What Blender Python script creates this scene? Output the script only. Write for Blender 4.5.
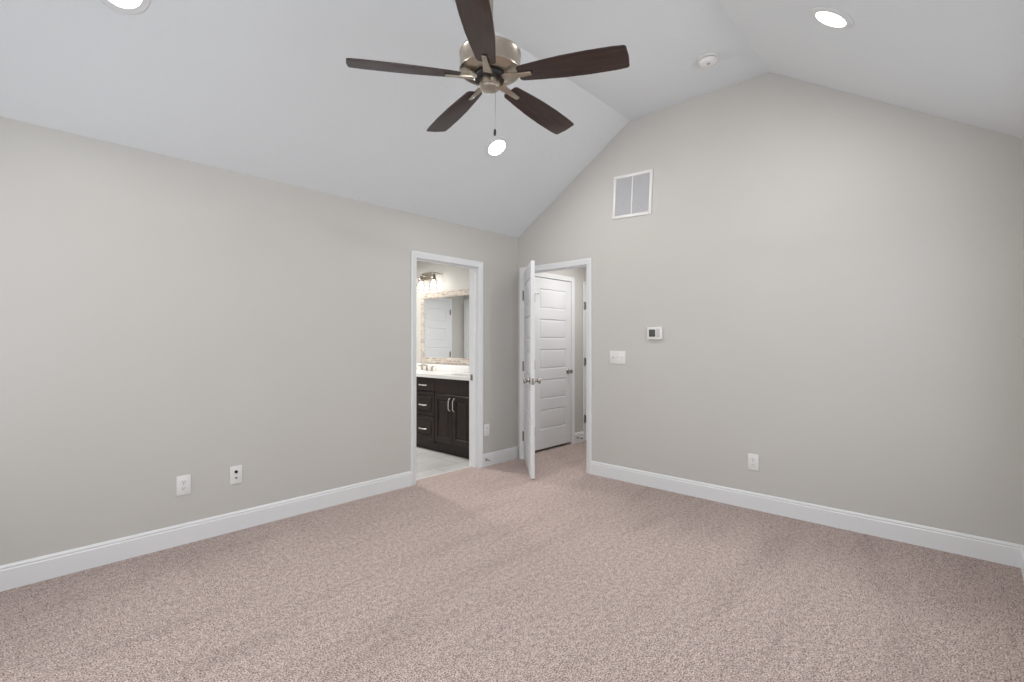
import bpy, bmesh, math
from math import sin, cos, pi, radians as RAD
from mathutils import Vector, Matrix

for o in list(bpy.data.objects):
    bpy.data.objects.remove(o)
S = bpy.context.scene
COL = S.collection

# ------------------------------------------------------------------ camera
YAW, PITCH, ROLL = 0.748508, 0.003607, 0.000576
FPX = 487.03
cd = bpy.data.cameras.new('camera')
cd.sensor_fit = 'HORIZONTAL'
cd.sensor_width = 36.0
cd.lens = 36.0 * FPX / 1024.0
cd.clip_start = 0.02
cam = bpy.data.objects.new('camera', cd)
COL.objects.link(cam)
fw = Vector((cos(YAW) * cos(PITCH), sin(YAW) * cos(PITCH), sin(PITCH)))
rt = Vector((sin(YAW), -cos(YAW), 0.0))
up = rt.cross(fw)
rt2 = rt * cos(ROLL) + up * sin(ROLL)
up2 = -rt * sin(ROLL) + up * cos(ROLL)
M = Matrix((rt2, up2, -fw)).transposed().to_4x4()
M.translation = Vector((-3.99983, -3.62704, 1.27426))
cam.matrix_world = M
S.camera = cam

# ------------------------------------------------------------------ world, exposure, fill light
S.view_settings.view_transform = 'Standard'
S.view_settings.look = 'None'
S.view_settings.gamma = 1.0
S.view_settings.use_curve_mapping = False
S.view_settings.exposure = 0.0

W = bpy.data.worlds.new('world')
S.world = W
W.use_nodes = True
W.node_tree.nodes['Background'].inputs[0].default_value = (0.80, 0.90, 1.0, 1)
W.node_tree.nodes['Background'].inputs[1].default_value = 1.0

RX0, RY0 = -4.68, -3.872          # back wall and front wall planes
ZW, ZC = 2.436, 3.312             # wall height, flat ceiling height
YK1, YK2 = -1.388, -2.559         # creases of the vault


def area(name, loc, to, sx, sy, power, color=(1, 1, 1), spread=None, shape='RECTANGLE'):
    l = bpy.data.lights.new(name, 'AREA')
    l.shape = shape
    l.size = sx
    l.size_y = sy
    l.energy = power
    l.color = color
    if spread:
        l.spread = spread
    o = bpy.data.objects.new(name, l)
    COL.objects.link(o)
    o.location = loc
    d = Vector(to) - Vector(loc)
    o.rotation_euler = d.to_track_quat('-Z', 'Y').to_euler()
    return o


# fill light through tall windows added to the unseen back and front walls
FILL_WIN_B = [(-1.80, -0.35, 0.55, 2.30), (-3.55, -2.10, 0.55, 2.30)]     # back wall: y0, y1, z0, z1
FILL_WIN_F = [(-3.95, -2.30, 0.55, 2.30), (-2.10, -0.45, 0.55, 2.30)]     # front wall: x0, x1, z0, z1
for a, b, c, d in FILL_WIN_B:
    area('window_light', (RX0 - 0.16, (a + b) / 2, (c + d) / 2), (0, (a + b) / 2, (c + d) / 2), b - a - .06, d - c - .06, 13.4, (0.97, 0.985, 1.0))
for a, b, c, d in FILL_WIN_F:
    area('window_light', ((a + b) / 2, RY0 - 0.16, (c + d) / 2), ((a + b) / 2, 0, (c + d) / 2), b - a - .06, d - c - .06, 9, (0.97, 0.985, 1.0))

# ------------------------------------------------------------------ helpers


def srgb(r, g, b):
    def f(c):
        c /= 255.0
        return c / 12.92 if c <= 0.04045 else ((c + 0.055) / 1.055) ** 2.4
    return (f(r), f(g), f(b), 1.0)


def mat(name, col, rough=0.5, metal=0.0, noise=None, bump=None, spec=0.5, aniso=None):
    """noise=(scale, amount) mottles the colour, bump=(scale, strength, distance)"""
    m = bpy.data.materials.new(name)
    m.use_nodes = True
    nt = m.node_tree
    b = nt.nodes['Principled BSDF']
    b.inputs['Base Color'].default_value = col
    b.inputs['Roughness'].default_value = rough
    b.inputs['Metallic'].default_value = metal
    b.inputs['Specular IOR Level'].default_value = spec
    tc = nt.nodes.new('ShaderNodeTexCoord')
    if noise:
        n = nt.nodes.new('ShaderNodeTexNoise')
        n.inputs['Scale'].default_value = noise[0]
        n.inputs['Detail'].default_value = 4
        nt.links.new(tc.outputs['Object'], n.inputs['Vector'])
        r = nt.nodes.new('ShaderNodeValToRGB')
        a = noise[1]
        r.color_ramp.elements[0].position = 0.3
        r.color_ramp.elements[1].position = 0.7
        r.color_ramp.elements[0].color = (col[0] * (1 - a), col[1] * (1 - a), col[2] * (1 - a), 1)
        r.color_ramp.elements[1].color = (min(1, col[0] * (1 + a)), min(1, col[1] * (1 + a)), min(1, col[2] * (1 + a)), 1)
        nt.links.new(n.outputs['Fac'], r.inputs['Fac'])
        nt.links.new(r.outputs['Color'], b.inputs['Base Color'])
    if bump:
        n = nt.nodes.new('ShaderNodeTexNoise')
        n.inputs['Scale'].default_value = bump[0]
        n.inputs['Detail'].default_value = 3
        nt.links.new(tc.outputs['Object'], n.inputs['Vector'])
        bp = nt.nodes.new('ShaderNodeBump')
        bp.inputs['Strength'].default_value = bump[1]
        bp.inputs['Distance'].default_value = bump[2]
        nt.links.new(n.outputs['Fac'], bp.inputs['Height'])
        nt.links.new(bp.outputs['Normal'], b.inputs['Normal'])
    return m


def glow(name, col, strength):
    m = bpy.data.materials.new(name)
    m.use_nodes = True
    b = m.node_tree.nodes['Principled BSDF']
    b.inputs['Base Color'].default_value = (0.9, 0.9, 0.9, 1)
    b.inputs['Emission Color'].default_value = col
    b.inputs['Emission Strength'].default_value = strength
    return m


MAT = {}
MAT['wall'] = mat('greige_wall_paint', (0.585, 0.571, 0.543, 1), 0.6, noise=(1.3, 0.012), bump=(90, 0.06, 0.004))
MAT['ceil'] = mat('white_ceiling_paint', (0.735, 0.762, 0.785, 1), 0.75, noise=(1.0, 0.01), bump=(34, 0.30, 0.008))
MAT['trim'] = mat('white_trim_paint', (0.81, 0.823, 0.838, 1), 0.32, noise=(3, 0.008))
MAT['door'] = mat('white_door_paint', (0.77, 0.78, 0.80, 1), 0.38, noise=(3, 0.008), bump=(55, 0.04, 0.002))
MAT['plastic'] = mat('white_plastic', (0.81, 0.805, 0.79, 1), 0.35, noise=(8, 0.01))
MAT['plastic_shade'] = mat('grey_plastic', (0.58, 0.58, 0.60, 1), 0.4, noise=(8, 0.01))
MAT['slot'] = mat('black_slot', (0.012, 0.012, 0.012, 1), 0.5, noise=(20, 0.1))
MAT['screen'] = mat('grey_screen', (0.085, 0.085, 0.08, 1), 0.25, noise=(30, 0.1))
MAT['nickel'] = mat('satin_nickel', (0.50, 0.445, 0.375, 1), 0.28, 1.0, noise=(30, 0.04))
MAT['hinge'] = mat('hinge_nickel', (0.30, 0.29, 0.27, 1), 0.42, 1.0, noise=(30, 0.04))
MAT['socket_metal'] = mat('brushed_socket_metal', (0.36, 0.33, 0.29, 1), 0.3, 1.0, noise=(30, 0.04))
MAT['knob'] = mat('dark_satin_nickel', (0.40, 0.37, 0.33, 1), 0.2, 1.0, noise=(30, 0.04))
MAT['trim_ring'] = mat('matt_white_ring', (0.72, 0.73, 0.74, 1), 0.6, noise=(9, 0.01))
MAT['pull'] = mat('bright_nickel_pull', (0.90, 0.88, 0.85, 1), 0.35, 1.0, noise=(30, 0.02))
MAT['chrome'] = mat('polished_chrome', (0.75, 0.75, 0.74, 1), 0.12, 1.0, noise=(30, 0.02))
MAT['black'] = mat('black_rubber', (0.015, 0.015, 0.016, 1), 0.5, noise=(30, 0.1))
MAT['counter'] = mat('white_cultured_marble', (0.86, 0.86, 0.85, 1), 0.2, noise=(5, 0.02))
MAT['vent_dark'] = mat('vent_grey', (0.40, 0.40, 0.41, 1), 0.6, noise=(20, 0.03))

# dark stained cabinet wood and fan blade wood: grain stretched along one axis


def wood(name, c0, c1, scale, stretch, rough):
    m = bpy.data.materials.new(name)
    m.use_nodes = True
    nt = m.node_tree
    b = nt.nodes['Principled BSDF']
    tc = nt.nodes.new('ShaderNodeTexCoord')
    mp = nt.nodes.new('ShaderNodeMapping')
    mp.inputs['Scale'].default_value = stretch
    n = nt.nodes.new('ShaderNodeTexNoise')
    n.inputs['Scale'].default_value = scale
    n.inputs['Detail'].default_value = 6
    n.inputs['Roughness'].default_value = 0.65
    r = nt.nodes.new('ShaderNodeValToRGB')
    r.color_ramp.elements[0].position = 0.32
    r.color_ramp.elements[1].position = 0.70
    r.color_ramp.elements[0].color = c0
    r.color_ramp.elements[1].color = c1
    nt.links.new(tc.outputs['Object'], mp.inputs['Vector'])
    nt.links.new(mp.outputs['Vector'], n.inputs['Vector'])
    nt.links.new(n.outputs['Fac'], r.inputs['Fac'])
    nt.links.new(r.outputs['Color'], b.inputs['Base Color'])
    b.inputs['Roughness'].default_value = rough
    return m


MAT['cabinet'] = wood('espresso_wood', (0.010, 0.0052, 0.0042, 1), (0.030, 0.0155, 0.0125, 1), 6, (6, 6, 1), 0.36)
MAT['cabinet'].node_tree.nodes['Principled BSDF'].inputs['Specular IOR Level'].default_value = 0.32
MAT['blade'] = wood('walnut_blade', (0.022, 0.012, 0.010, 1), (0.060, 0.034, 0.028, 1), 5, (1.2, 16, 16), 0.42)


def carpet():
    m = bpy.data.materials.new('pinkish_beige_carpet')
    m.use_nodes = True
    nt = m.node_tree
    L = nt.links.new
    b = nt.nodes['Principled BSDF']
    b.inputs['Roughness'].default_value = 1.0
    b.inputs['Specular IOR Level'].default_value = 0.05
    b.inputs['Sheen Weight'].default_value = 0.15
    tc = nt.nodes.new('ShaderNodeTexCoord')

    def noise(scale, detail, stretch=(1, 1, 1), rough=0.5):
        mp = nt.nodes.new('ShaderNodeMapping')
        mp.inputs['Scale'].default_value = stretch
        n = nt.nodes.new('ShaderNodeTexNoise')
        n.inputs['Scale'].default_value = scale
        n.inputs['Detail'].default_value = detail
        n.inputs['Roughness'].default_value = rough
        L(tc.outputs['Object'], mp.inputs['Vector'])
        L(mp.outputs['Vector'], n.inputs['Vector'])
        return n
    fine = noise(165, 3, rough=0.75)
    clump = noise(38, 3, rough=0.6)
    mxf = nt.nodes.new('ShaderNodeMix')
    mxf.data_type = 'FLOAT'
    mxf.inputs['Factor'].default_value = 0.17
    L(fine.outputs['Fac'], mxf.inputs['A'])
    L(clump.outputs['Fac'], mxf.inputs['B'])
    ramp = nt.nodes.new('ShaderNodeValToRGB')
    e = ramp.color_ramp.elements
    e[0].position = 0.415
    e[0].color = (0.125, 0.080, 0.068, 1)
    e[1].position = 0.59
    e[1].color = (0.97, 0.81, 0.755, 1)
    k = e.new(0.49)
    k.color = (0.565, 0.437, 0.397, 1)
    L(mxf.outputs['Result'], ramp.inputs['Fac'])
    # nap: streaks left by the vacuum cleaner, running along the room
    st = noise(1.9, 5, (0.45, 2.4, 1), 0.65)
    r2 = nt.nodes.new('ShaderNodeValToRGB')
    r2.color_ramp.elements[0].position = 0.30
    r2.color_ramp.elements[0].color = (0.86, 0.85, 0.845, 1)
    r2.color_ramp.elements[1].position = 0.50
    r2.color_ramp.elements[1].color = (1, 1, 1, 1)
    L(st.outputs['Fac'], r2.inputs['Fac'])
    mx = nt.nodes.new('ShaderNodeMix')
    mx.data_type = 'RGBA'
    mx.blend_type = 'MULTIPLY'
    mx.inputs['Factor'].default_value = 1.0
    L(ramp.outputs['Color'], mx.inputs['A'])
    L(r2.outputs['Color'], mx.inputs['B'])
    # darker bands with ragged edges along the gable wall and the left wall
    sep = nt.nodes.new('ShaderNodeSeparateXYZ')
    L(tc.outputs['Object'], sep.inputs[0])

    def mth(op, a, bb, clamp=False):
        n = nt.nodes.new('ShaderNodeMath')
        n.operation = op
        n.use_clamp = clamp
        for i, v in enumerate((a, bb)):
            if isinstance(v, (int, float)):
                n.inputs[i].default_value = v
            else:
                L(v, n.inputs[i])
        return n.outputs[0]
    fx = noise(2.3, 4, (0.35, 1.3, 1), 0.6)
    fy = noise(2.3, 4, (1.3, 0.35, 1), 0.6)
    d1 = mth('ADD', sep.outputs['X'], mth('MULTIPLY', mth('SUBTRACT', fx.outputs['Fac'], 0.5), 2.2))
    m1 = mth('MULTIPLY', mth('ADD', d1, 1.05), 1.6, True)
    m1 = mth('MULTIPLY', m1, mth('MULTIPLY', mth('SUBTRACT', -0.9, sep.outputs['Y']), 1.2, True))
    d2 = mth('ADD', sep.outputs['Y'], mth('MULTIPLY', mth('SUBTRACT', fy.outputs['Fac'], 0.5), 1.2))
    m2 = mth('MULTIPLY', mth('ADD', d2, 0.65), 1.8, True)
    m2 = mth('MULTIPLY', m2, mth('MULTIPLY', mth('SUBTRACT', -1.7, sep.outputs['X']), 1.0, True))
    carpet_tone = mth('SUBTRACT', 1.0, mth('MULTIPLY', mth('MAXIMUM', m1, m2), 0.20))
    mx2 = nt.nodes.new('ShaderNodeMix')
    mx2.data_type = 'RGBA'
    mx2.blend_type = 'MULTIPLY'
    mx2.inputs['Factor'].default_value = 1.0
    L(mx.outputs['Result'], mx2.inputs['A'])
    L(carpet_tone, mx2.inputs['B'])
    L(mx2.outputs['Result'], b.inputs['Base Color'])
    bp = nt.nodes.new('ShaderNodeBump')
    bp.inputs['Strength'].default_value = 0.7
    bp.inputs['Distance'].default_value = 0.012
    L(mxf.outputs['Result'], bp.inputs['Height'])
    L(bp.outputs['Normal'], b.inputs['Normal'])
    return m


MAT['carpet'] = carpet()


def bricks(name, c1, c2, mortar, bw, bh, ms, rough, axes='YZ', nscale=8):
    m = bpy.data.materials.new(name)
    m.use_nodes = True
    nt = m.node_tree
    L = nt.links.new
    b = nt.nodes['Principled BSDF']
    tc = nt.nodes.new('ShaderNodeTexCoord')
    sp = nt.nodes.new('ShaderNodeSeparateXYZ')
    cb = nt.nodes.new('ShaderNodeCombineXYZ')
    L(tc.outputs['Object'], sp.inputs[0])
    L(sp.outputs[axes[0]], cb.inputs['X'])
    L(sp.outputs[axes[1]], cb.inputs['Y'])
    br = nt.nodes.new('ShaderNodeTexBrick')
    br.inputs['Scale'].default_value = 1.0
    br.inputs['Brick Width'].default_value = bw
    br.inputs['Row Height'].default_value = bh
    br.inputs['Mortar Size'].default_value = ms
    br.inputs['Color1'].default_value = c1
    br.inputs['Color2'].default_value = c2
    br.inputs['Mortar'].default_value = mortar
    L(cb.outputs[0], br.inputs['Vector'])
    n = nt.nodes.new('ShaderNodeTexNoise')
    n.inputs['Scale'].default_value = nscale
    n.inputs['Detail'].default_value = 5
    L(tc.outputs['Object'], n.inputs['Vector'])
    r = nt.nodes.new('ShaderNodeValToRGB')
    r.color_ramp.elements[0].position = 0.3
    r.color_ramp.elements[0].color = (0.80, 0.80, 0.80, 1)
    r.color_ramp.elements[1].position = 0.65
    r.color_ramp.elements[1].color = (1, 1, 1, 1)
    L(n.outputs['Fac'], r.inputs['Fac'])
    mx = nt.nodes.new('ShaderNodeMix')
    mx.data_type = 'RGBA'
    mx.blend_type = 'MULTIPLY'
    mx.inputs['Factor'].default_value = 1.0
    L(br.outputs['Color'], mx.inputs['A'])
    L(r.outputs['Color'], mx.inputs['B'])
    L(mx.outputs['Result'], b.inputs['Base Color'])
    b.inputs['Roughness'].default_value = rough
    return m


MAT['tile'] = bricks('grey_floor_tile', (0.76, 0.755, 0.74, 1), (0.66, 0.655, 0.64, 1), (0.42, 0.41, 0.40, 1), 0.61, 0.305, 0.004, 0.35, 'XY', 3)
MAT['mosaic'] = bricks('tan_stone_mosaic', (0.42, 0.345, 0.29, 1), (0.66, 0.59, 0.52, 1), (0.72, 0.68, 0.62, 1), 0.075, 0.027, 0.0025, 0.4, 'YZ', 22)

m = bpy.data.materials.new('clear_shade_glass')
m.use_nodes = True
nt = m.node_tree
nt.nodes.remove(nt.nodes['Principled BSDF'])
tr = nt.nodes.new('ShaderNodeBsdfTransparent')
tr.inputs[0].default_value = (0.96, 0.96, 0.96, 1)
gl = nt.nodes.new('ShaderNodeBsdfGlossy')
gl.inputs['Roughness'].default_value = 0.05
lw = nt.nodes.new('ShaderNodeLayerWeight')
lw.inputs['Blend'].default_value = 0.07
mxs = nt.nodes.new('ShaderNodeMixShader')
nt.links.new(lw.outputs['Facing'], mxs.inputs[0])
nt.links.new(tr.outputs[0], mxs.inputs[1])
nt.links.new(gl.outputs[0], mxs.inputs[2])
nt.links.new(mxs.outputs[0], nt.nodes['Material Output'].inputs[0])
MAT['glass'] = m

MAT['mirror'] = mat('mirror_silver', (0.90, 0.92, 0.92, 1), 0.02, 1.0, noise=(2, 0.003))
MAT['lens'] = glow('lit_lens', (1.0, 0.985, 0.96, 1), 9.0)
MAT['bulb'] = glow('lit_bulb', (1.0, 0.95, 0.88, 1), 17.0)


def smooth(me, ang=35):
    for p in me.polygons:
        p.use_smooth = True
    try:
        me.set_sharp_from_angle(angle=RAD(ang))
    except Exception:
        pass


def link(name, bm, m, parent=None, loc=(0, 0, 0), rot=(0, 0, 0), sm=True, weld=True):
    if weld:
        bmesh.ops.remove_doubles(bm, verts=bm.verts, dist=1e-6)
    bmesh.ops.recalc_face_normals(bm, faces=bm.faces)
    me = bpy.data.meshes.new(name)
    bm.to_mesh(me)
    bm.free()
    me.materials.append(MAT[m])
    if sm:
        smooth(me)
    o = bpy.data.objects.new(name, me)
    COL.objects.link(o)
    o.location = loc
    o.rotation_euler = rot
    if parent:
        o.parent = parent
    return o


def tag(o, label=None, cat=None, group=None, kind=None):
    if label:
        o['label'] = label
    if cat:
        o['category'] = cat
    if group:
        o['group'] = group
    if kind:
        o['kind'] = kind
    return o


def thing(name, loc, label, cat, group=None, rot=(0, 0, 0)):
    o = bpy.data.objects.new(name, None)
    o.empty_display_size = 0.05
    COL.objects.link(o)
    o.location = loc
    o.rotation_euler = rot
    return tag(o, label, cat, group)


def copy_tree(o, parent=None):
    c = o.copy()
    COL.objects.link(c)
    c.parent = parent
    for ch in list(o.children):
        copy_tree(ch, c)
    return c


def bevel(bm, w, seg=2, verts=None):
    if w > 0:
        bmesh.ops.bevel(bm, geom=list(bm.edges), offset=w, segments=seg, affect='EDGES', profile=0.5, clamp_overlap=True)
    return bm


def merge(dst, src):
    me = bpy.data.meshes.new('tmp')
    src.to_mesh(me)
    src.free()
    dst.from_mesh(me)
    bpy.data.meshes.remove(me)
    return dst


def box(x0, x1, y0, y1, z0, z1, bv=0.0, into=None):
    bm = bmesh.new()
    bmesh.ops.create_cube(bm, size=1.0)
    for v in bm.verts:
        v.co = Vector((x0 + (v.co.x + .5) * (x1 - x0), y0 + (v.co.y + .5) * (y1 - y0), z0 + (v.co.z + .5) * (z1 - z0)))
    bevel(bm, bv)
    return merge(into, bm) if into is not None else bm


def lathe(prof, n=32, axis='Z', into=None, caps=True):
    """prof: list of (r, h); revolve about axis"""
    bm = bmesh.new()
    rings = []
    for r, h in prof:
        ring = []
        for i in range(n):
            a = 2 * pi * i / n
            p = (r * cos(a), r * sin(a), h)
            if axis == 'Y':
                p = (p[0], p[2], p[1])
            elif axis == 'X':
                p = (p[2], p[0], p[1])
            ring.append(bm.verts.new(p))
        rings.append(ring)
    for a, b in zip(rings, rings[1:]):
        for i in range(n):
            j = (i + 1) % n
            bm.faces.new((a[i], a[j], b[j], b[i]))
    if caps:
        bm.faces.new(rings[0])
        bm.faces.new(rings[-1])
    return merge(into, bm) if into is not None else bm


def tube(pts, rad, n=10, into=None, flat=1.0):
    """round bar through pts; rad a number or one per point"""
    bm = bmesh.new()
    pts = [Vector(p) for p in pts]
    rings = []
    for k, p in enumerate(pts):
        d = (pts[min(k + 1, len(pts) - 1)] - pts[max(k - 1, 0)]).normalized()
        ref = Vector((0, 0, 1)) if abs(d.z) < 0.9 else Vector((1, 0, 0))
        u = d.cross(ref).normalized()
        v = d.cross(u).normalized()
        r = rad[k] if isinstance(rad, (list, tuple)) else rad
        rings.append([bm.verts.new(p + u * (r * cos(2 * pi * i / n)) + v * (r * flat * sin(2 * pi * i / n))) for i in range(n)])
    for a, b in zip(rings, rings[1:]):
        for i in range(n):
            j = (i + 1) % n
            bm.faces.new((a[i], a[j], b[j], b[i]))
    bm.faces.new(rings[0])
    bm.faces.new(rings[-1])
    return merge(into, bm) if into is not None else bm


def prism(poly, mapper, a, b, into=None, bv=0):
    """extrude a 2-D polygon between a and b; mapper(u, v, w) gives 3-D"""
    bm = bmesh.new()
    A = [bm.verts.new(mapper(u, v, a)) for u, v in poly]
    B = [bm.verts.new(mapper(u, v, b)) for u, v in poly]
    n = len(poly)
    bm.faces.new(A)
    bm.faces.new(B[::-1])
    for i in range(n):
        j = (i + 1) % n
        bm.faces.new((A[i], B[i], B[j], A[j]))
    bevel(bm, bv)
    return merge(into, bm) if into is not None else bm


# ------------------------------------------------------------------ room shell
DL0, DL1, DZ = -1.370, -0.601, 2.043     # doorway in the left wall (along x)
DR0, DR1 = -0.095, -0.916                # doorway in the right wall (along y)
WT = 0.125

st = lambda o, label, cat: tag(o, label, cat, kind='structure')

# carpet of bedroom and hall (stops under the bathroom door)
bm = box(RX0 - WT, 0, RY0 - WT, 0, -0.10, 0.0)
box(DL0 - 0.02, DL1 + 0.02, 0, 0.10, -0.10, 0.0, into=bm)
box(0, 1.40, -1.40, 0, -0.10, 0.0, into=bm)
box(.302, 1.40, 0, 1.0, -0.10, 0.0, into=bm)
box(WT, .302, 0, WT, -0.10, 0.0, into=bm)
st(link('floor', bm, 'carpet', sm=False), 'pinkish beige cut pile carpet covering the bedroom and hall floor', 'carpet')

bm = box(-2.30, 0.20, 0.112, 3.60, -0.10, 0.002)
st(link('floor_bathroom', bm, 'tile', sm=False), 'light grey tiled bathroom floor in front of the dark vanity', 'floor')
bm = box(DL0, DL1, 0.096, 0.116, -0.02, 0.006, 0.003)
st(link('trim_5', bm, 'counter'), 'pale stone threshold strip between pink carpet and bathroom tile', 'threshold')

# left wall with the bathroom doorway
poly = [(RX0 - WT, -0.02), (DL0 - 0.012, -0.02), (DL0 - 0.012, DZ + 0.012), (DL1 + 0.012, DZ + 0.012), (DL1 + 0.012, -0.02), (0.0, -0.02), (0.0, ZW), (RX0 - WT, ZW)]
bm = prism(poly, lambda u, v, w: (u, w, v), 0, WT)
st(link('wall_left', bm, 'wall', sm=False), 'long greige wall on the left with the bathroom doorway', 'wall')

# right gable wall with the open bedroom doorway
poly = [(WT, -0.02), (DR0 + 0.012, -0.02), (DR0 + 0.012, DZ + 0.012), (DR1 - 0.012, DZ + 0.012), (DR1 - 0.012, -0.02), (RY0 - WT, -0.02), (RY0 - WT, ZW),
        (RY0, ZW), (YK2, ZC), (YK1, ZC), (0, ZW), (WT, ZW)]
bm = prism(poly, lambda u, v, w: (w, u, v), 0, WT)
st(link('wall_right', bm, 'wall', sm=False), 'greige gable wall on the right with return vent and thermostat', 'wall')

# front wall (just right of the camera) and back wall (behind it), with openings for the added windows


def wall_with_holes(u0, u1, z0, z1, holes, mapper, w0, w1):
    bm = bmesh.new()
    us = sorted({u0, u1, *[h[0] for h in holes], *[h[1] for h in holes]})
    zs = sorted({z0, z1, *[h[2] for h in holes], *[h[3] for h in holes]})
    for ua, ub in zip(us, us[1:]):
        for za, zb in zip(zs, zs[1:]):
            if any(h[0] <= ua and ub <= h[1] and h[2] <= za and zb <= h[3] for h in holes):
                continue
            prism([(ua, za), (ub, za), (ub, zb), (ua, zb)], mapper, w0, w1, into=bm)
    return bm


WF = FILL_WIN_F
bm = wall_with_holes(RX0 - WT, 0.0, -0.02, ZW, WF, lambda u, v, w: (u, w, v), RY0 - WT, RY0)
st(link('wall_front', bm, 'wall', sm=False), 'greige wall at the right edge of the view', 'wall')
WB = FILL_WIN_B
bm = wall_with_holes(RY0, 0.0, -0.02, ZW, WB, lambda u, v, w: (w, u, v), RX0 - WT, RX0)
prism([(0, ZW), (YK1, ZC), (YK2, ZC), (RY0, ZW)], lambda u, v, w: (w, u, v), RX0 - WT, RX0, into=bm)
st(link('wall_back', bm, 'wall', sm=False), 'greige gable wall behind the camera with two windows', 'wall')


def added_window(n, u0, u1, z0, z1, mapper, w0, w1, label):  # glazing added in walls out of view, to let in the fill light
    bm = bmesh.new()
    for a in ((u0, u0 + .05, z0, z1), (u1 - .05, u1, z0, z1), (u0 + .05, u1 - .05, z0, z0 + .05), (u0 + .05, u1 - .05, z1 - .05, z1), (u0 + .05, u1 - .05, (z0 + z1) / 2 - .025, (z0 + z1) / 2 + .025)):
        prism([(a[0], a[2]), (a[1], a[2]), (a[1], a[3]), (a[0], a[3])], mapper, w0, w1, into=bm)
    o = st(link('window_%d' % n, bm, 'trim', sm=False), label, 'window')
    bm = bmesh.new()
    wm = (w0 + w1) / 2
    for za, zb in ((z0 + .05, (z0 + z1) / 2 - .025), ((z0 + z1) / 2 + .025, z1 - .05)):
        prism([(u0 + .05, za), (u1 - .05, za), (u1 - .05, zb), (u0 + .05, zb)], mapper, wm - .002, wm + .002, into=bm)
    link('window_pane', bm, 'glass', o, sm=False)


added_window(1, *FILL_WIN_F[0], lambda u, v, w: (u, w, v), RY0 - .08, RY0 - .03, 'tall white window right beside the camera')
added_window(2, *FILL_WIN_F[1], lambda u, v, w: (u, w, v), RY0 - .08, RY0 - .03, 'tall white window in the front wall, nearer the gable wall')
added_window(3, *FILL_WIN_B[0], lambda u, v, w: (w, u, v), RX0 - .08, RX0 - .03, 'tall white window behind the camera, nearer the left wall')
added_window(4, *FILL_WIN_B[1], lambda u, v, w: (w, u, v), RX0 - .08, RX0 - .03, 'tall white window behind the camera, farther from the left wall')

# vaulted ceiling: slope, flat strip, slope
poly = [(WT, ZW), (0, ZW), (YK1, ZC), (YK2, ZC), (RY0, ZW), (RY0 - WT, ZW), (RY0 - WT, ZW + .15), (YK2, ZC + .15), (YK1, ZC + .15), (WT, ZW + .15)]
bm = prism(poly, lambda u, v, w: (w, u, v), RX0 - WT, WT)
st(link('ceiling', bm, 'ceil', sm=False), 'white textured vaulted ceiling with two slopes and flat centre', 'ceiling')

# ---- bathroom shell and hall shell
BX = 0.05                                     # bathroom wall that carries the mirror
bm = box(BX, 0.30, WT, 3.55, -0.02, ZW)
st(link('wall_bathroom_right', bm, 'wall', sm=False), 'pale bathroom wall carrying the mirror and vanity light', 'wall')
BXL, BYF = -2.16, 3.43
bm = box(BXL - .12, BX, BYF, BYF + .12, -0.02, ZW)
st(link('wall_bathroom_front', bm, 'wall', sm=False), 'bathroom end wall seen in the mirror', 'wall')
bm = box(BXL - .12, BXL, WT, BYF, -0.02, ZW)
st(link('wall_bathroom_left', bm, 'wall', sm=False), 'bathroom side wall opposite the mirror', 'wall')
bm = box(BXL - .12, 0.30, WT, BYF + .12, ZW, ZW + .1)
st(link('ceiling_bathroom', bm, 'ceil', sm=False), 'white flat bathroom ceiling', 'ceiling')

HX1, HY1 = 1.27, -1.25
CD0, CD1 = 0.285, 0.995                       # closet door in the hall
poly = [(WT, -0.02), (CD0 - 0.012, -0.02), (CD0 - 0.012, DZ + 0.012), (CD1 + 0.012, DZ + 0.012), (CD1 + 0.012, -0.02), (HX1, -0.02), (HX1, ZW), (WT, ZW)]
bm = prism(poly, lambda u, v, w: (u, w, v), 0, WT)
box(0.30, HX1, .95, 1.0, -0.02, ZW, into=bm)
st(link('wall_hall_left', bm, 'wall', sm=False), 'hall wall around the closed white closet door', 'wall')
bm = box(HX1, HX1 + .12, HY1 - .12, 1.0, -0.02, ZW)
st(link('wall_hall_front', bm, 'wall', sm=False), 'end wall of the small hall', 'wall')
bm = box(WT, HX1, HY1 - .12, HY1, -0.02, ZW)
st(link('wall_hall_right', bm, 'wall', sm=False), 'right side wall of the small hall', 'wall')
bm = box(WT, HX1 + .12, HY1 - .12, 1.0, ZW, ZW + .1)
st(link('ceiling_hall', bm, 'ceil', sm=False), 'white flat hall ceiling', 'ceiling')

# lamps added to bathroom and hall ceilings for brightness (above the doorway heads, out of sight)


def added_lamp(loc, power, label):
    r = thing('flush_ceiling_lamp', loc, label, 'ceiling lamp')
    link('lamp_pan', lathe([(.15, 0), (.15, -.02), (.14, -.025), (.02, -.025)], 32), 'trim', r)
    link('diffuser', lathe([(.135, -.0255), (.13, -.05), (.10, -.07), (.05, -.08), (.01, -.082)], 32), 'lens', r)
    l = area('lamp_light', (loc[0], loc[1], loc[2] - .09), (loc[0], loc[1], 0), .28, .28, power, (1, .97, .93), shape='DISK')
    return r


added_lamp((-1.1, 1.75, ZW), 37, 'round flush lamp on the bathroom ceiling')
added_lamp((0.70, -0.70, ZW), 8.5, 'round flush lamp on the hall ceiling')

# ------------------------------------------------------------------ door linings, casings, baseboards
CAS = [(0, 0), (0, .009), (.005, .012), (.030, .013), (.036, .017), (.052, .018), (.057, .014), (.057, 0)]


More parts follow.
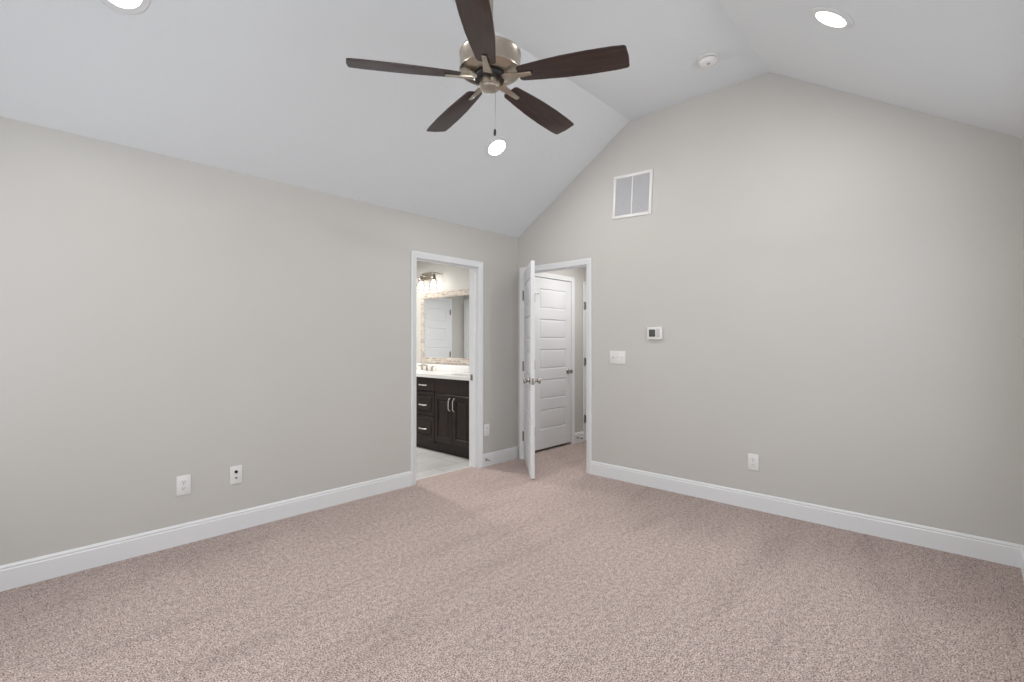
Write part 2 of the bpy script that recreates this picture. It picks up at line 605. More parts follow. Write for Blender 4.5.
def casing(a0, a1, zt, mapper, into, z0=0.0, prof=CAS):
    """a0<a1 inner edges; mapper(a, out, z)"""
    bm = into
    lines = []
    for u, v in prof:
        lines.append([bm.verts.new(mapper(*p)) for p in ((a0 - u, v, z0), (a0 - u, v, zt + u), (a1 + u, v, zt + u), (a1 + u, v, z0))])
    for A, B in zip(lines, lines[1:]):
        for i in range(3):
            bm.faces.new((A[i], A[i + 1], B[i + 1], B[i]))
    for k in (0, 3):
        bm.faces.new([l[k] for l in lines])


def frame_set(n, a0, a1, zt, room, wall, label, both=True, stop_at=0.045):
    """casing on the room side (and the far side), jamb lining with stops; wall(a, d, z), d = depth into the wall from the room face"""
    bm = bmesh.new()
    casing(a0, a1, zt, lambda a, o, z: wall(a, -o - .0005, z), bm)
    if both:
        casing(a0, a1, zt, lambda a, o, z: wall(a, WT + .0005 + o, z), bm)
    t = .0115
    for u0, u1, z0, z1 in ((a0 - t, a0, 0, zt + t), (a1, a1 + t, 0, zt + t), (a0, a1, zt, zt + t)):
        prism([(u0, z0), (u1, z0), (u1, z1), (u0, z1)], lambda u, v, w: wall(u, w, v), 0, WT, into=bm)
    s = .011
    for u0, u1, z0, z1 in ((a0, a0 + s, 0, zt), (a1 - s, a1, 0, zt), (a0 + s, a1 - s, zt - s, zt)):
        prism([(u0, z0), (u1, z0), (u1, z1), (u0, z1)], lambda u, v, w: wall(u, w, v), stop_at, stop_at + .032, into=bm)
    return st(link('trim_%d' % n, bm, 'trim', sm=True, weld=False), label, 'door frame')


f_bath = frame_set(1, DL0, DL1, DZ, None, lambda a, d, z: (a, d, z), 'white door frame of the bathroom doorway in the left wall', stop_at=.035)
f_bed = frame_set(2, DR1, DR0, DZ, None, lambda a, d, z: (d, a, z), 'white door frame of the open bedroom doorway beside the corner')
f_clo = frame_set(3, CD0 - .003, CD1 + .003, DZ, None, lambda a, d, z: (a, d, z), 'white door frame round the closed hall closet door', both=False)

# strike plates on the latch jambs
link('strike_plate', box(DL1 - .002, DL1 + .0005, .083, .115, .885, .945, .0005), 'hinge', f_bath)
link('strike_plate', box(.004, .036, DR1 - .0005, DR1 + .002, .885, .945, .0005), 'hinge', f_bed)

BB = [(0, 0), (.014, 0), (.014, .103), (.0095, .108), (.0095, .1125), (.012, .1165), (.006, .128), (0, .129)]


def base(name, segs, label):
    """segs: list of (p, q, n): from p to q along the wall, n pointing into the room"""
    bm = bmesh.new()
    for p, q, n in segs:
        p, q, n = Vector(p), Vector(q), Vector(n)
        A = [bm.verts.new((p.x + n.x * (v + .0003), p.y + n.y * (v + .0003), z)) for v, z in BB]
        B = [bm.verts.new((q.x + n.x * (v + .0003), q.y + n.y * (v + .0003), z)) for v, z in BB]
        k = len(BB)
        for i in range(k):
            j = (i + 1) % k
            bm.faces.new((A[i], A[j], B[j], B[i]))
        bm.faces.new(A)
        bm.faces.new(B)
    return st(link(name, bm, 'trim', sm=False, weld=False), label, 'baseboard')


base('baseboard_left', [((RX0, 0), (DL0 - .057, 0), (0, -1))], 'long white baseboard along the left wall')
base('baseboard_corner', [((DL1 + .057, 0), (-.0145, 0), (0, -1))], 'short white baseboard between the two doorways')
base('baseboard_right', [((0, DR1 - .057), (0, RY0), (-1, 0))], 'long white baseboard under the gable wall on the right')
base('baseboard_front', [((RX0, RY0), (-.0145, RY0), (0, 1))], 'white baseboard at the right edge of the view')
base('baseboard_back', [((RX0, RY0), (RX0, 0), (1, 0))], 'white baseboard on the wall behind the camera')
base('baseboard_hall', [((CD1 + .060, 0), (HX1, 0), (0, -1))], 'bit of white baseboard right of the hall closet door')

# ------------------------------------------------------------------ panel doors


def ring_panel(bm, x0, x1, z0, z1, y, sgn, prof):
    """sunk frame with raised field; prof list of (inset, depth)"""
    prev = None
    for ins, dep in prof:
        ring = [bm.verts.new((a, y + sgn * dep, b)) for a, b in ((x0 + ins, z0 + ins), (x1 - ins, z0 + ins), (x1 - ins, z1 - ins), (x0 + ins, z1 - ins))]
        if prev:
            for i in range(4):
                j = (i + 1) % 4
                bm.faces.new((prev[i], prev[j], ring[j], ring[i]))
        prev = ring
    bm.faces.new(prev)


PD = [(0, 0), (.009, .010), (.013, .010), (.025, .001), (.028, .0005)]


def door_mesh(w, h, t, panels, both=True, prof=PD):
    bm = bmesh.new()
    for y, s, do in ((0, 1, True), (t, -1, both)):
        xs = sorted({0, w, *[p[0] for p in panels], *[p[1] for p in panels]})
        zs = sorted({0, h, *[p[2] for p in panels], *[p[3] for p in panels]})
        if not do:
            xs, zs = [0, w], [0, h]
        for xa, xb in zip(xs, xs[1:]):
            for za, zb in zip(zs, zs[1:]):
                if do and any(abs(p[0] - xa) < 1e-6 and abs(p[1] - xb) < 1e-6 and abs(p[2] - za) < 1e-6 and abs(p[3] - zb) < 1e-6 for p in panels):
                    ring_panel(bm, xa, xb, za, zb, y, s, prof)
                else:
                    bm.faces.new([bm.verts.new((a, y, b)) for a, b in ((xa, za), (xb, za), (xb, zb), (xa, zb))])
    for q in (((0, 0), (w, 0)), ((0, h), (w, h))):
        bm.faces.new([bm.verts.new(c) for c in ((0, 0, q[0][1]), (w, 0, q[0][1]), (w, t, q[0][1]), (0, t, q[0][1]))])
    for x in (0, w):
        bm.faces.new([bm.verts.new(c) for c in ((x, 0, 0), (x, t, 0), (x, t, h), (x, 0, h))])
    bmesh.ops.remove_doubles(bm, verts=bm.verts, dist=1e-5)
    return bm


def knob(parent, x, z, t, sides=(0, 1)):
    for s in sides:
        d = -1 if s == 0 else 1
        y = 0 if s == 0 else t
        prof = [(.033, 0), (.033, .004), (.029, .009), (.014, .012), (.0115, .020), (.0115, .028), (.018, .034), (.026, .043), (.0275, .052), (.024, .060), (.014, .065), (.002, .066)]
        bm = lathe([(r, d * h) for r, h in prof], 28, 'Y')
        for v in bm.verts:
            v.co += Vector((x, y, z))
        link('door_knob', bm, 'knob', parent)


def hinge(parent, z, x=-.002, y=-.006, pin_stop=False):
    bm = lathe([(.005, -.054), (.0100, -.050), (.0100, -.046), (.0100, .046), (.0100, .050), (.005, .054)], 14)
    for v in bm.verts:
        v.co += Vector((x, y, z))
    box(x, x + .020, -.0015, 0.002, z - .044, z + .044, into=bm)
    h = link('hinge', bm, 'hinge', parent)
    if pin_stop:
        bm = tube([(x, y - .004, z + .056), (x + .030, y - .014, z + .052), (x + .052, y - .016, z + .052)], [.005, .004, .006], 10)
        lathe([(.008, 0), (.008, .01)], 12, 'X', into=bm)
        for v in list(bm.verts)[-24:]:
            v.co += Vector((x + .048, y - .016, z + .052))
        link('pin_stop', bm, 'hinge', h)


def five_panel(n, w, loc, rotz, label, hz=(0.256, 1.02, 1.79), knob_sides=(0, 1), pin=False, hinges=True, has_knob=True, gap=.018):
    h, t, z0 = 2.036 - gap, .035, gap
    zb = [(.222 + .3555 * k, .222 + .3555 * k + .237) for k in range(5)]
    bm = door_mesh(w, h, t, [(.10, w - .10, a, b) for a, b in zb])
    d = link('door_%d' % n, bm, 'door', loc=(loc[0], loc[1], z0), rot=(0, 0, rotz))
    st(d, label, 'door')
    if has_knob:
        knob(d, w - .062, .917 - z0, t, knob_sides)
        link('latch_plate', box(w - .0005, w + .0015, .006, .029, .885 - z0, .945 - z0, .0004), 'hinge', d)
    if hinges:
        for i, z in enumerate(hz):
            hinge(d, z - z0, x=(-.010 if pin else -.002), pin_stop=(pin and i == 2))
    return d


OPEN = RAD(43.9)
five_panel(1, .815, (-.0125, -.100), math.atan2(-cos(OPEN), -sin(OPEN)), 'white five-panel door standing open into the bedroom beside the corner')
five_panel(2, CD1 - CD0, (CD0, .001), 0, 'closed white five-panel closet door in the hall, behind the open door', knob_sides=(0,), pin=True, gap=.030)

# door at the far end of the hall (a sliver of frame and hinges shows)
bm = bmesh.new()
casing(-.784, -.024, DZ, lambda a, o, z: (HX1 - .0005 - o, a, z), bm, prof=[(u * .38, v) for u, v in CAS])
st(link('trim_4', bm, 'trim', weld=False), 'narrow strip of white door frame at the far end of the hall', 'door frame')
five_panel(3, .755, (HX1 - .004, -.0275), -pi / 2, 'white door at the far end of the hall, only its hinge side showing', hz=(.29, 1.03, 1.755), knob_sides=(0,))
# bathroom door seen in the mirror
bm = bmesh.new()
casing(-1.782, -1.143, DZ, lambda a, o, z: (a, BYF - .0005 - o, z), bm)
st(link('trim_6', bm, 'trim', weld=False), 'white door frame reflected in the bathroom mirror', 'door frame')
five_panel(4, .63, (-1.778, BYF - .037), 0, 'white panelled door reflected in the bathroom mirror', hz=(.29, 1.06, 1.84), knob_sides=(0,))
bm = bmesh.new()
casing(2.45, 3.3725, DZ, lambda a, o, z: (BXL + .0005 + o, a, z), bm)
st(link('trim_7', bm, 'trim', weld=False), 'white upright door frame at the right edge of the mirror reflection', 'door frame')
five_panel(5, .912, (BXL + .037, 3.367), -pi / 2, 'second white bathroom door on the wall opposite the mirror', knob_sides=(0,))

# ------------------------------------------------------------------ ceiling fan
FC = Vector((-2.345, -1.943, 0))
BZ = 2.5585
fan = thing('ceiling_fan', (FC.x + .003, FC.y - .0135, ZC), 'brushed nickel ceiling fan with five dark wood blades hanging from the vaulted ceiling', 'ceiling fan')


def fz(z):
    return z - ZC


fan.rotation_euler = (.0179, .0041, 0)      # hangs a degree out of plumb
link('canopy', lathe([(.062, 0), (.062, -.012), (.055, -.040), (.030, -.062), (.014, -.066)], 32), 'nickel', fan)
link('downrod', lathe([(.0105, -.06), (.0105, fz(2.70))], 20), 'nickel', fan)
link('motor_housing', lathe([(.012, fz(2.735)), (.028, fz(2.732)), (.034, fz(2.700)), (.070, fz(2.690)), (.136, fz(2.682)), (.147, fz(2.676)), (.150, fz(2.668)),
                             (.147, fz(2.660)), (.147, fz(2.600)), (.149, fz(2.594)), (.147, fz(2.586)), (.130, fz(2.578)), (.098, fz(2.574)), (.066, fz(2.572)), (.040, fz(2.572))], 64), 'nickel', fan)
link('flywheel', lathe([(.060, fz(2.573)), (.073, fz(2.571)), (.075, fz(2.566)), (.073, fz(2.557)), (.030, fz(2.555))], 40), 'black', fan)
link('switch_housing', lathe([(.047, fz(2.568)), (.0490, fz(2.563)), (.0490, fz(2.520)), (.0455, fz(2.518)), (.0455, fz(2.516)), (.0475, fz(2.514)), (.045, fz(2.505)), (.030, fz(2.501)), (.004, fz(2.499))], 40), 'nickel', fan)

# blade outline in (r, width), leading edge bowed
TH0 = -1.2044
half = [(.147, -.036), (.160, -.046), (.25, -.055), (.36, -.0645), (.48, -.0685), (.60, -.0670), (.650, -.0635), (.657, -.059), (.660, -.053),
        (.664, 0), (.660, .053), (.657, .059), (.650, .0635), (.60, .0670), (.48, .0685), (.36, .0645), (.25, .055), (.160, .046), (.147, .036)]
TILT, DROOP = -0.227, 0.040
for k in range(5):
    a = TH0 + k * 2 * pi / 5
    R = Matrix.Rotation(a, 4, 'Z') @ Matrix.Translation((0, 0, fz(BZ))) @ Matrix.Rotation(DROOP, 4, 'Y') @ Matrix.Rotation(TILT, 4, 'X')
    b = link('blade', prism(half, lambda u, v, w: (u, v, w), -.003, .003, bv=.0012), 'blade', fan)
    b.matrix_local = R
    # blade arm: cast nickel bar under the blade
    bm = prism([(.072, -.021), (.088, -.0215), (.120, -.0165), (.150, -.0135), (.212, -.0115), (.216, -.007), (.216, .007), (.212, .0115), (.150, .0135), (.120, .0165), (.088, .0215), (.072, .021)],
               lambda u, v, w: (u, v, w), -.0115, -.0035, bv=.002)
    # inner end lifts to the flywheel
    prism([(.066, -.014), (.100, -.015), (.100, .015), (.066, .014)], lambda u, v, w: (u, v, w + max(0, (.09 - u)) * .2), -.0090, .0030, into=bm)
    i = link('blade_arm', bm, 'nickel', fan)
    i.matrix_local = R
cx = Vector((.0195, -.0205, 0))
bm = tube([(cx.x * 1.0, cx.y * 1.0, fz(2.505)), (cx.x, cx.y, fz(2.31))], .0011, 6)
for j in range(40):
    s = bmesh.ops.create_icosphere(bm, subdivisions=1, radius=.0017)
    for v in s['verts']:
        v.co += Vector((cx.x, cx.y, fz(2.31 + j * .0048)))
ch = link('pull_chain', bm, 'nickel', fan, weld=False)
bm = lathe([(.002, .016), (.0045, .013), (.0062, .004), (.0062, -.008), (.0045, -.015), (.001, -.017)], 16)
for v in bm.verts:
    v.co += Vector((cx.x, cx.y, fz(2.296)))
tag(link('pull_fob', bm, 'black', ch), 'small dark fob at the end of the chain')

# ------------------------------------------------------------------ recessed lights
SL = math.atan2(ZC - ZW, -YK1)            # slope angle on the left side
SR = math.atan2(ZC - ZW, YK2 - RY0)


def recessed(loc, nrm, label):
    r = thing('recessed_light', loc, label, 'ceiling light', 'round recessed lights in the sloped ceiling')
    r.rotation_euler = Vector(nrm).to_track_quat('Z', 'Y').to_euler()
    link('trim_ring', lathe([(.108, .0005), (.108, .005), (.104, .009), (.096, .009), (.086, .010), (.080, .011), (.077, .011), (.076, .009), (.076, .002)], 48, caps=False), 'trim_ring', r)
    link('lens', lathe([(.0758, .004), (.0758, .009), (.071, .0115), (.05, .0125), (.004, .013)], 48), 'lens', r)
    l = bpy.data.lights.new('recessed_lamp_light', 'AREA')
    l.shape = 'DISK'
    l.size = .15
    l.energy = 10
    l.color = (1, .97, .93)
    o = bpy.data.objects.new('recessed_lamp_light', l)
    COL.objects.link(o)
    o.location = Vector(loc) + Vector(nrm).normalized() * .018
    o.rotation_euler = Vector(nrm).to_track_quat('-Z', 'Y').to_euler()
    o.rotation_euler = (-Vector(nrm)).to_track_quat('Z', 'Y').to_euler()
    return r


nl = (0, -sin(SL), -cos(SL))
nr = (0, sin(SR), -cos(SR))


def on_left(y):
    return ZW + (ZC - ZW) * (y / YK1)


def on_right(y):
    return ZW + (ZC - ZW) * ((y - RY0) / (YK2 - RY0))


recessed((-1.103, -.758, on_left(-.758)), nl, 'lit round light on the ceiling slope just below the fan')
recessed((-1.091, -3.139, on_right(-3.139)), nr, 'lit round light on the right ceiling slope, top right of the view')
recessed((-3.581, -.758, on_left(-.758)), nl, 'round light cut by the top edge of the view, above the left wall')
recessed((-3.581, -3.139, on_right(-3.139)), nr, 'lit round light on the right ceiling slope, above the camera and out of view')

# ------------------------------------------------------------------ smoke detector
sd = thing('smoke_detector', (-.50, -2.288, ZC), 'round white smoke detector on the flat ceiling strip near the gable', 'smoke detector')
link('mounting_base', lathe([(.066, 0), (.070, -.002), (.070, -.012), (.066, -.014), (.03, -.014)], 48), 'plastic', sd)
link('vent_ring', lathe([(.0585, -.0138), (.0585, -.020), (.03, -.020)], 48), 'vent_dark', sd)  # grey ring stands in for the shadow in the seam behind the cover
link('cover', lathe([(.055, -.0202), (.0600, -.0202), (.0625, -.023), (.0615, -.033), (.055, -.042), (.040, -.048), (.004, -.050)], 48), 'plastic', sd)
bm = lathe([(.011, 0), (.011, -.004), (.004, -.005)], 20)
for v in bm.verts:
    v.co += Vector((-.014, -.008, -.0485))
tag(link('test_button', bm, 'vent_dark', sd), 'grey test button')

# ------------------------------------------------------------------ return air grille (hung slightly askew)
vw, vh = .393, .396
vent = thing('return_air_grille', (-.0005, -1.410, 2.622), 'white square air return grille with two louvred panels high on the gable wall', 'vent')
vent.rotation_euler = (RAD(2.5), 0, 0)        # about the wall normal
bm = bmesh.new()
fwid = .026
for y0, y1, z0, z1 in ((-vw / 2, -vw / 2 + fwid, -vh / 2, vh / 2), (vw / 2 - fwid, vw / 2, -vh / 2, vh / 2), (-vw / 2 + fwid, vw / 2 - fwid, -vh / 2, -vh / 2 + fwid), (-vw / 2 + fwid, vw / 2 - fwid, vh / 2 - fwid, vh / 2)):
    prism([(y0, z0), (y1, z0), (y1, z1), (y0, z1)], lambda u, v, w: (w, u, v), -.010, 0, into=bm, bv=.0015)
link('frame', bm, 'plastic', vent, weld=False)
link('mullion', box(-.009, 0, -.006, .006, -vh / 2 + fwid, vh / 2 - fwid, .001), 'plastic', vent)
for s in (-1, 1):
    bm = bmesh.new()
    ya, yb = (.006, vw / 2 - fwid) if s > 0 else (-vw / 2 + fwid, -.006)
    n = 22
    for i in range(n):
        z = -vh / 2 + fwid + (i + .5) * (vh - 2 * fwid) / n
        prism([(-.007, z - .008), (-.006, z - .0085), (-.001, z + .006), (-.002, z + .0065)], lambda u, v, w: (u, w, v), ya, yb, into=bm)
    prism([(-.0012, -vh / 2 + fwid), (-.0002, -vh / 2 + fwid), (-.0002, vh / 2 - fwid), (-.0012, vh / 2 - fwid)], lambda u, v, w: (u, w, v), ya, yb, into=bm)
    link('louvre_panel', bm, 'plastic_shade', vent, weld=False, sm=False)

# ------------------------------------------------------------------ thermostat, switch, outlets
th = thing('thermostat', (-.0005, -1.636, 1.358), 'white rectangular thermostat with grey screen on the gable wall', 'thermostat')
link('body', box(-.024, 0, -.070, .070, -.053, .055, .004), 'plastic', th)
tag(link('screen', box(-.0255, -.0238, -.010, .050, -.030, .034, .0004), 'screen', th), 'dark grey square display')
tag(link('side_panel', box(-.0252, -.0238, -.052, -.018, -.036, .040, .0004), 'plastic_shade', th), 'pale grey button panel')

sw = thing('light_switch', (-.0005, -1.259, 1.139), 'white three-gang light switch plate right of the open doorway', 'light switch')
link('switch_plate', box(-.006, 0, -.0835, .0835, -.0605, .0605, .002), 'plastic', sw)
for k, dy in enumerate((.046, 0, -.046)):
    bm = box(-.0072, -.0055, dy - .006, dy + .006, -.013, .013, .0004)
    prism([(-.006, -.004), (-.017, .006), (-.016, .010), (-.006, .006)] if k else [(-.006, -.006), (-.016, -.010), (-.017, -.006), (-.006, .004)], lambda u, v, w: (u, w, v), dy - .0045, dy + .0045, into=bm)
    tg = link('toggle', bm, 'plastic_shade' if k == 0 else 'plastic', sw)
    for dz in (-.030, .030):
        bm = lathe([(.003, 0), (.003, -.0008), (.0005, -.001)], 10, 'X')
        for v in bm.verts:
            v.co += Vector((-.0058, dy, dz))
        link('screw', bm, 'plastic_shade', tg)


def duplex(loc, rotz, label):
    """plate faces local -Y"""
    r = thing('power_outlet', loc, label, 'outlet', 'duplex power outlets low on the walls', rot=(0, 0, rotz))
    link('cover_plate', box(-.039, .039, -.006, 0, -.062, .062, .0025), 'plastic', r)
    for dz in (-.0205, .0205):
        bm = lathe([(.0175, 0), (.0175, -.0020), (.0165, -.0028), (.003, -.0028)], 32, 'Y')
        for v in bm.verts:
            v.co.z = max(-.0142, min(.0142, v.co.z))
            v.co += Vector((0, -.0052, dz))
        rc = link('receptacle', bm, 'plastic', r)
        bm = box(-.0078, -.0056, -.0084, -.0078, dz - .002, dz + .0075)
        box(.0056, .0078, -.0084, -.0078, dz - .001, dz + .0065, into=bm)
        box(-.0025, .0025, -.0084, -.0078, dz - .0105, dz - .006, into=bm)
        link('slot', bm, 'slot', rc, sm=False)
    bm = lathe([(.0032, -.0055), (.0032, -.0068), (.0005, -.007)], 12, 'Y')
    link('screw', bm, 'plastic_shade', r)
    return r


duplex((-3.153, -.0005, .372), 0, 'white duplex outlet on the left wall, the one nearer the left edge')
duplex((-.482, -.0005, .372), 0, 'white duplex outlet between the bathroom doorway and the corner')
duplex((-.0005, -2.440, .361), -pi / 2, 'white duplex outlet above the baseboard of the right gable wall')

co = thing('cable_outlet', (-2.850, -.0005, .377), 'white cable wall plate with a black jack, right of the left wall outlet', 'cable outlet')
link('cover_plate', box(-.038, .038, -.006, 0, -.061, .061, .0025), 'plastic', co)
bm = lathe([(.0105, -.0055), (.0105, -.009), (.0070, -.010), (.0070, -.018), (.0055, -.018)], 6 * 4, 'Y')
for v in bm.verts:
    v.co.z += .021
tag(link('coaxial_jack', bm, 'slot', co), 'round black cable jack')
bm = box(-.0085, .0085, -.0075, -.0055, -.027, -.012, .0006)
dj = link('data_jack', bm, 'plastic_shade', co)
link('socket', box(-.0055, .0055, -.0080, -.0073, -.0235, -.0165), 'slot', dj, sm=False)


def doorstop(loc, tip, label):
    """rigid stop projecting along -Y"""
    r = thing('door_stop', loc, label, 'door stop')
    link('stop_base', lathe([(.0125, 0), (.0125, -.003), (.0075, -.008)], 20, 'Y'), 'hinge', r)
    bm = bmesh.new()
    pts = []
    for i in range(97):
        a = i / 96
        pts.append((.0055 * cos(a * 2 * pi * 12), -.008 - a * .052, .0055 * sin(a * 2 * pi * 12)))
    tube(pts, .0011, 5, into=bm)
    link('spring', bm, 'nickel', r, weld=False)
    link('tip', lathe([(.0070, -.060), (.0085, -.062), (.0085, -.070), (.0065, -.074), (.001, -.075)], 18, 'Y'), tip, r)
    return r


doorstop((-.498, -.0144, .070), 'plastic', 'small spring door stop on the short baseboard between the doorways')
doorstop((1.118, -.0144, .066), 'black', 'small spring door stop with black tip on the hall baseboard')

# ------------------------------------------------------------------ bathroom vanity
VX = -.485                                      # plane of the door and drawer fronts
van = thing('vanity_cabinet', (BX, 1.08, 0), 'espresso brown bathroom vanity with drawers and panelled doors', 'vanity cabinet')


def v_local(bm):
    for v in bm.verts:
        v.co -= Vector((BX, 1.08, 0))
    return bm


Y0, YA, YB, Y1 = .231, .863, 1.297, 1.929
X1 = BX - .001
bm = box(VX + .020, X1, Y0, Y0 + .018, .105, .868)
box(VX + .020, X1, Y1 - .018, Y1, .105, .868, into=bm)
box(VX + .020, X1, YA - .009, YA + .009, .105, .80, into=bm)
box(VX + .020, X1, YB - .009, YB + .009, .105, .80, into=bm)
box(VX + .020, X1, Y0, Y1, .105, .123, into=bm)
box(X1 - .012, X1, Y0, Y1, .123, .70, into=bm)
# face frame
for a, b in ((Y0, Y0 + .03), (YA - .02, YA + .02), (YB - .02, YB + .02), (Y1 - .03, Y1)):
    box(VX + .020, VX + .040, a, b, .105, .868, into=bm)
for a, b in ((.105, .15), (.675, .70), (.835, .868)):
    box(VX + .0202, VX + .0398, Y0, Y1, a, b, into=bm)
# plain side panel beyond the last door, filling to the wall
box(VX + .020, VX + .040, WT + .003, Y0, .105, .868, into=bm)
link('carcass', v_local(bm), 'cabinet', van, weld=False, sm=False)
link('toe_kick', v_local(box(-.410, -.395, WT + .003, Y1, .002, .106)), 'cabinet', van, sm=False)

PF = [(0, 0), (.052, 0), (.058, .006), (.064, .010), (.078, .002), (.081, .002)]
PDW = [(0, 0), (.040, 0), (.044, .008), (.050, .009), (.062, .002), (.064, .002)]


def slab(y0, y1, z0, z1, prof=None):
    """front facing -X at x=VX, 20 mm thick with eased edges"""
    w, h = y1 - y0, z1 - z0
    bm = bmesh.new()
    e = .003
    rings = [[(0, 0, .020), (w, 0, .020), (w, h, .020), (0, h, .020)], [(0, 0, e), (w, 0, e), (w, h, e), (0, h, e)]]
    pr = prof or [(0, 0), (.01, 0)]
    for ins, dep in pr:
        i = ins + e
        rings.append([(i, i, dep), (w - i, i, dep), (w - i, h - i, dep), (i, h - i, dep)])
    vr = [[bm.verts.new((VX + d, y0 + u, z0 + v)) for u, v, d in r] for r in rings]
    for A, B in zip(vr, vr[1:]):
        for i in range(4):
            j = (i + 1) % 4
            bm.faces.new((A[i], A[j], B[j], B[i]))
    bm.faces.new(vr[-1])
    bm.faces.new(vr[0])
    return bm


def pull(parent, p, q):
    """arched bar pull from p to q (on the front plane)"""
    p, q = Vector(p), Vector(q)
    n = Vector((-1, 0, 0))
    pts = []
    for i in range(13):
        a = i / 12
        pts.append(p.lerp(q, a) + n * (.024 * min(1, sin(a * pi) * 3.0)))
    bm = tube(pts, [.0075 if i in (0, 12) else .0062 for i in range(13)], 10)
    tag(link('pull', v_local(bm), 'pull', parent), 'bright metal bar pull')


def hdl(parent, y, z0, z1):
    pull(parent, (VX + .002, y, z0), (VX + .002, y, z1))


g = .003
DRW = [(.707, .866, None), (.420, .700, PDW), (.146, .413, PDW)]
for z0, z1, pr in DRW:
    d = link('drawer', v_local(slab(YA + g, YB - g, z0, z1, pr)), 'cabinet', van, sm=False)
    zc = (z0 + z1) / 2 - (.012 if pr is None else 0.02)
    pull(d, (VX + .002, 1.014, zc), (VX + .002, 1.146, zc))
for a, b in ((Y0, YA), (YB, Y1)):
    link('false_front', v_local(slab(a + g, b - g, .694, .866)), 'cabinet', van, sm=False)
    mid = (a + b) / 2
    for s, (p, q) in ((1, (a + g, mid - g / 2)), (-1, (mid + g / 2, b - g))):
        d = link('door', v_local(slab(p, q, .148, .687, PF)), 'cabinet', van, sm=False)
        hy = q - .034 if s == 1 else p + .036
        hdl(d, hy, .512, .650)

# counter with two integral basins
CT0, CT1 = .866 + .004, .906
cx0, cx1, cy0, cy1 = -.512, BX - .0005, WT + .003, 1.957
ct = thing('vanity_countertop', (BX, 1.08, CT1), 'white one-piece vanity countertop with backsplash on the dark cabinet', 'countertop')
bm = bmesh.new()


def sink_half(bm, ya, yb, yc):
    xc, rx, ry = -.235, .165, .215
    n = 48
    ring, outer = [], []
    for i in range(n):
        t = 2 * pi * i / n
        c, s = cos(t), sin(t)
        ring.append(bm.verts.new((xc + rx * c, yc + ry * s, CT1)))
        k = min((((cx1 if c > 0 else cx0) - xc) / c) if abs(c) > 1e-9 else 1e9, (((yb if s > 0 else ya) - yc) / s) if abs(s) > 1e-9 else 1e9)
        outer.append(bm.verts.new((xc + k * c, yc + k * s, CT1)))
    for i in range(n):
        j = (i + 1) % n
        bm.faces.new((ring[i], ring[j], outer[j], outer[i]))
    corners = [(cx0, ya), (cx1, ya), (cx1, yb), (cx0, yb)]
    for c in corners:                      # fill the four corner triangles
        best = None
        for i in range(n):
            j = (i + 1) % n
            p, q = outer[i].co, outer[j].co
            onx = [abs(p.x - c[0]) < 1e-6, abs(q.x - c[0]) < 1e-6]
            ony = [abs(p.y - c[1]) < 1e-6, abs(q.y - c[1]) < 1e-6]
            if (onx[0] and ony[1] and not (onx[1] and ony[0])) or (onx[1] and ony[0]):
                if not (onx[0] and onx[1]) and not (ony[0] and ony[1]):
                    best = (i, j)
        if best:
            v = bm.verts.new((c[0], c[1], CT1))
            bm.faces.new((outer[best[0]], v, outer[best[1]]))
    prev = ring
    for f, dz in ((.97, .004), (.93, .020), (.85, .060), (.70, .100), (.45, .125), (.12, .132)):
        cur = [bm.verts.new((xc + rx * f * cos(2 * pi * i / n), yc + ry * f * sin(2 * pi * i / n), CT1 - dz)) for i in range(n)]
        for i in range(n):
            j = (i + 1) % n
            bm.faces.new((prev[i], prev[j], cur[j], cur[i]))
        prev = cur
    bm.faces.new(prev)


ym = 1.08
sink_half(bm, cy0, ym, .547)
sink_half(bm, ym, cy1, 1.613)
# edges of the slab
for p, q in (((cx0, cy0), (cx0, cy1)), ((cx0, cy1), (cx1, cy1)), ((cx1, cy1), (cx1, cy0)), ((cx1, cy0), (cx0, cy0))):
    bm.faces.new([bm.verts.new(c) for c in ((p[0], p[1], CT0), (q[0], q[1], CT0), (q[0], q[1], CT1), (p[0], p[1], CT1))])
for v in bm.verts:
    v.co -= Vector((BX, 1.08, CT1))
link('counter_slab', bm, 'counter', ct)
bm = box(-.020, -.0005, cy0 - 1.08, cy1 - 1.08, .0, .086, .003)
link('backsplash', bm, 'counter', ct)

# widespread faucet on the sink that shows in the doorway
fa = thing('faucet', (-.022, 1.613, CT1), 'brushed metal widespread faucet behind the left sink of the vanity', 'faucet')
bm = lathe([(.024, .0005), (.024, .006), (.017, .010), (.013, .03)], 20)
pts = [(0, 0, .02)]
for i in range(11):
    a = pi * i / 10 * .85
    pts.append((-.055 + .055 * cos(a), 0, .045 + .032 * sin(a)))
tube(pts, [.013] + [.0125 - .0003 * i for i in range(11)], 12, into=bm)
link('spout', bm, 'nickel', fa, weld=False)
for s in (-1, 1):
    bm = lathe([(.022, .0005), (.022, .006), (.015, .010), (.013, .040), (.016, .046), (.012, .054), (.003, .056)], 20)
    tube([(0, 0, .048), (-.012, s * .03, .058), (-.018, s * .062, .062)], [.008, .006, .0065], 10, into=bm)
    for v in bm.verts:
        v.co.y += s * .105
    link('lever_handle', bm, 'nickel', fa, weld=False)

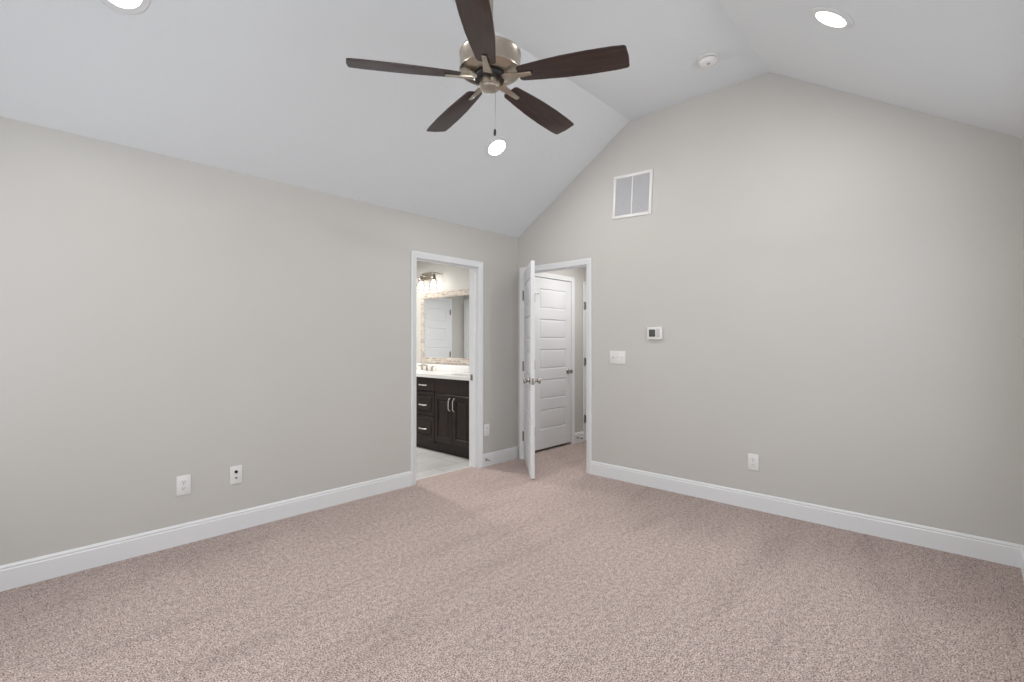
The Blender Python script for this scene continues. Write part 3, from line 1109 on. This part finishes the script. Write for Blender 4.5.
# ------------------------------------------------------------------ mirror with stone mosaic border
MY0, MY1, MZ0, MZ1, FW = .325, 1.836, .998, 1.944, .080
mi = thing('bathroom_mirror', (BX, (MY0 + MY1) / 2, MZ0), 'large bathroom mirror framed in tan stone mosaic above the vanity', 'mirror')
yc = (MY0 + MY1) / 2
hw, hh = (MY1 - MY0) / 2, MZ1 - MZ0
bm = bmesh.new()
prof = [(0, 0), (0, .010), (.006, .014), (FW - .006, .014), (FW, .008), (FW, 0)]
rings = []
for ins, out in prof:
    rings.append([bm.verts.new((-.0005 - out, y, z)) for y, z in ((-hw + ins, ins), (hw - ins, ins), (hw - ins, hh - ins), (-hw + ins, hh - ins))])
for A, B in zip(rings, rings[1:] + rings[:1]):
    for i in range(4):
        j = (i + 1) % 4
        bm.faces.new((A[i], A[j], B[j], B[i]))
link('mosaic_frame', bm, 'mosaic', mi, sm=False)
link('mirror_glass', box(-.0055, -.0008, -hw + FW - .002, hw - FW + .002, FW - .002, hh - FW + .002), 'mirror', mi, sm=False)

# ------------------------------------------------------------------ vanity light: three clear jar shades on a bar
LY = (1.400, 1.666, 1.932)
vl = thing('vanity_light', (BX, 1.666, 2.165), 'three-lamp vanity light with clear glass shades above the mirror', 'vanity light')
link('backplate', box(-.022, -.0005, -.11, .11, -.055, .055, .006), 'nickel', vl)
link('bar', tube([(-.022, -.30, .01), (-.022, .30, .01)], .006, 14), 'nickel', vl)
for y in LY:
    dy = y - 1.666
    arm = bmesh.new()
    tube([(-.022, dy, .010), (-.095, dy, .018), (-.125, dy, .010), (-.130, dy, -.01)], .0065, 12, into=arm)
    lathe([(.010, .002), (.024, -.006), (.030, -.022), (.033, -.060), (.030, -.066), (.018, -.070)], 28, into=arm)
    for v in list(arm.verts)[-28 * 6:]:
        v.co += Vector((-.130, dy, -.012))
    a = link('lamp_arm', arm, 'socket_metal', vl, weld=False)
    sh = lathe([(.042, -.072), (.050, -.078), (.057, -.095), (.059, -.160), (.060, -.222), (.058, -.222), (.0565, -.160), (.0545, -.097), (.048, -.082), (.042, -.076)], 32, caps=False)
    for v in sh.verts:
        v.co += Vector((-.130, dy, .0))
    link('glass_shade', sh, 'glass', a, weld=False)
    bu = lathe([(.012, -.080), (.013, -.095), (.022, -.120), (.028, -.145), (.028, -.162), (.022, -.180), (.010, -.189), (.002, -.191)], 24)
    for v in bu.verts:
        v.co += Vector((-.130, dy, .0))
    link('bulb', bu, 'bulb', a)
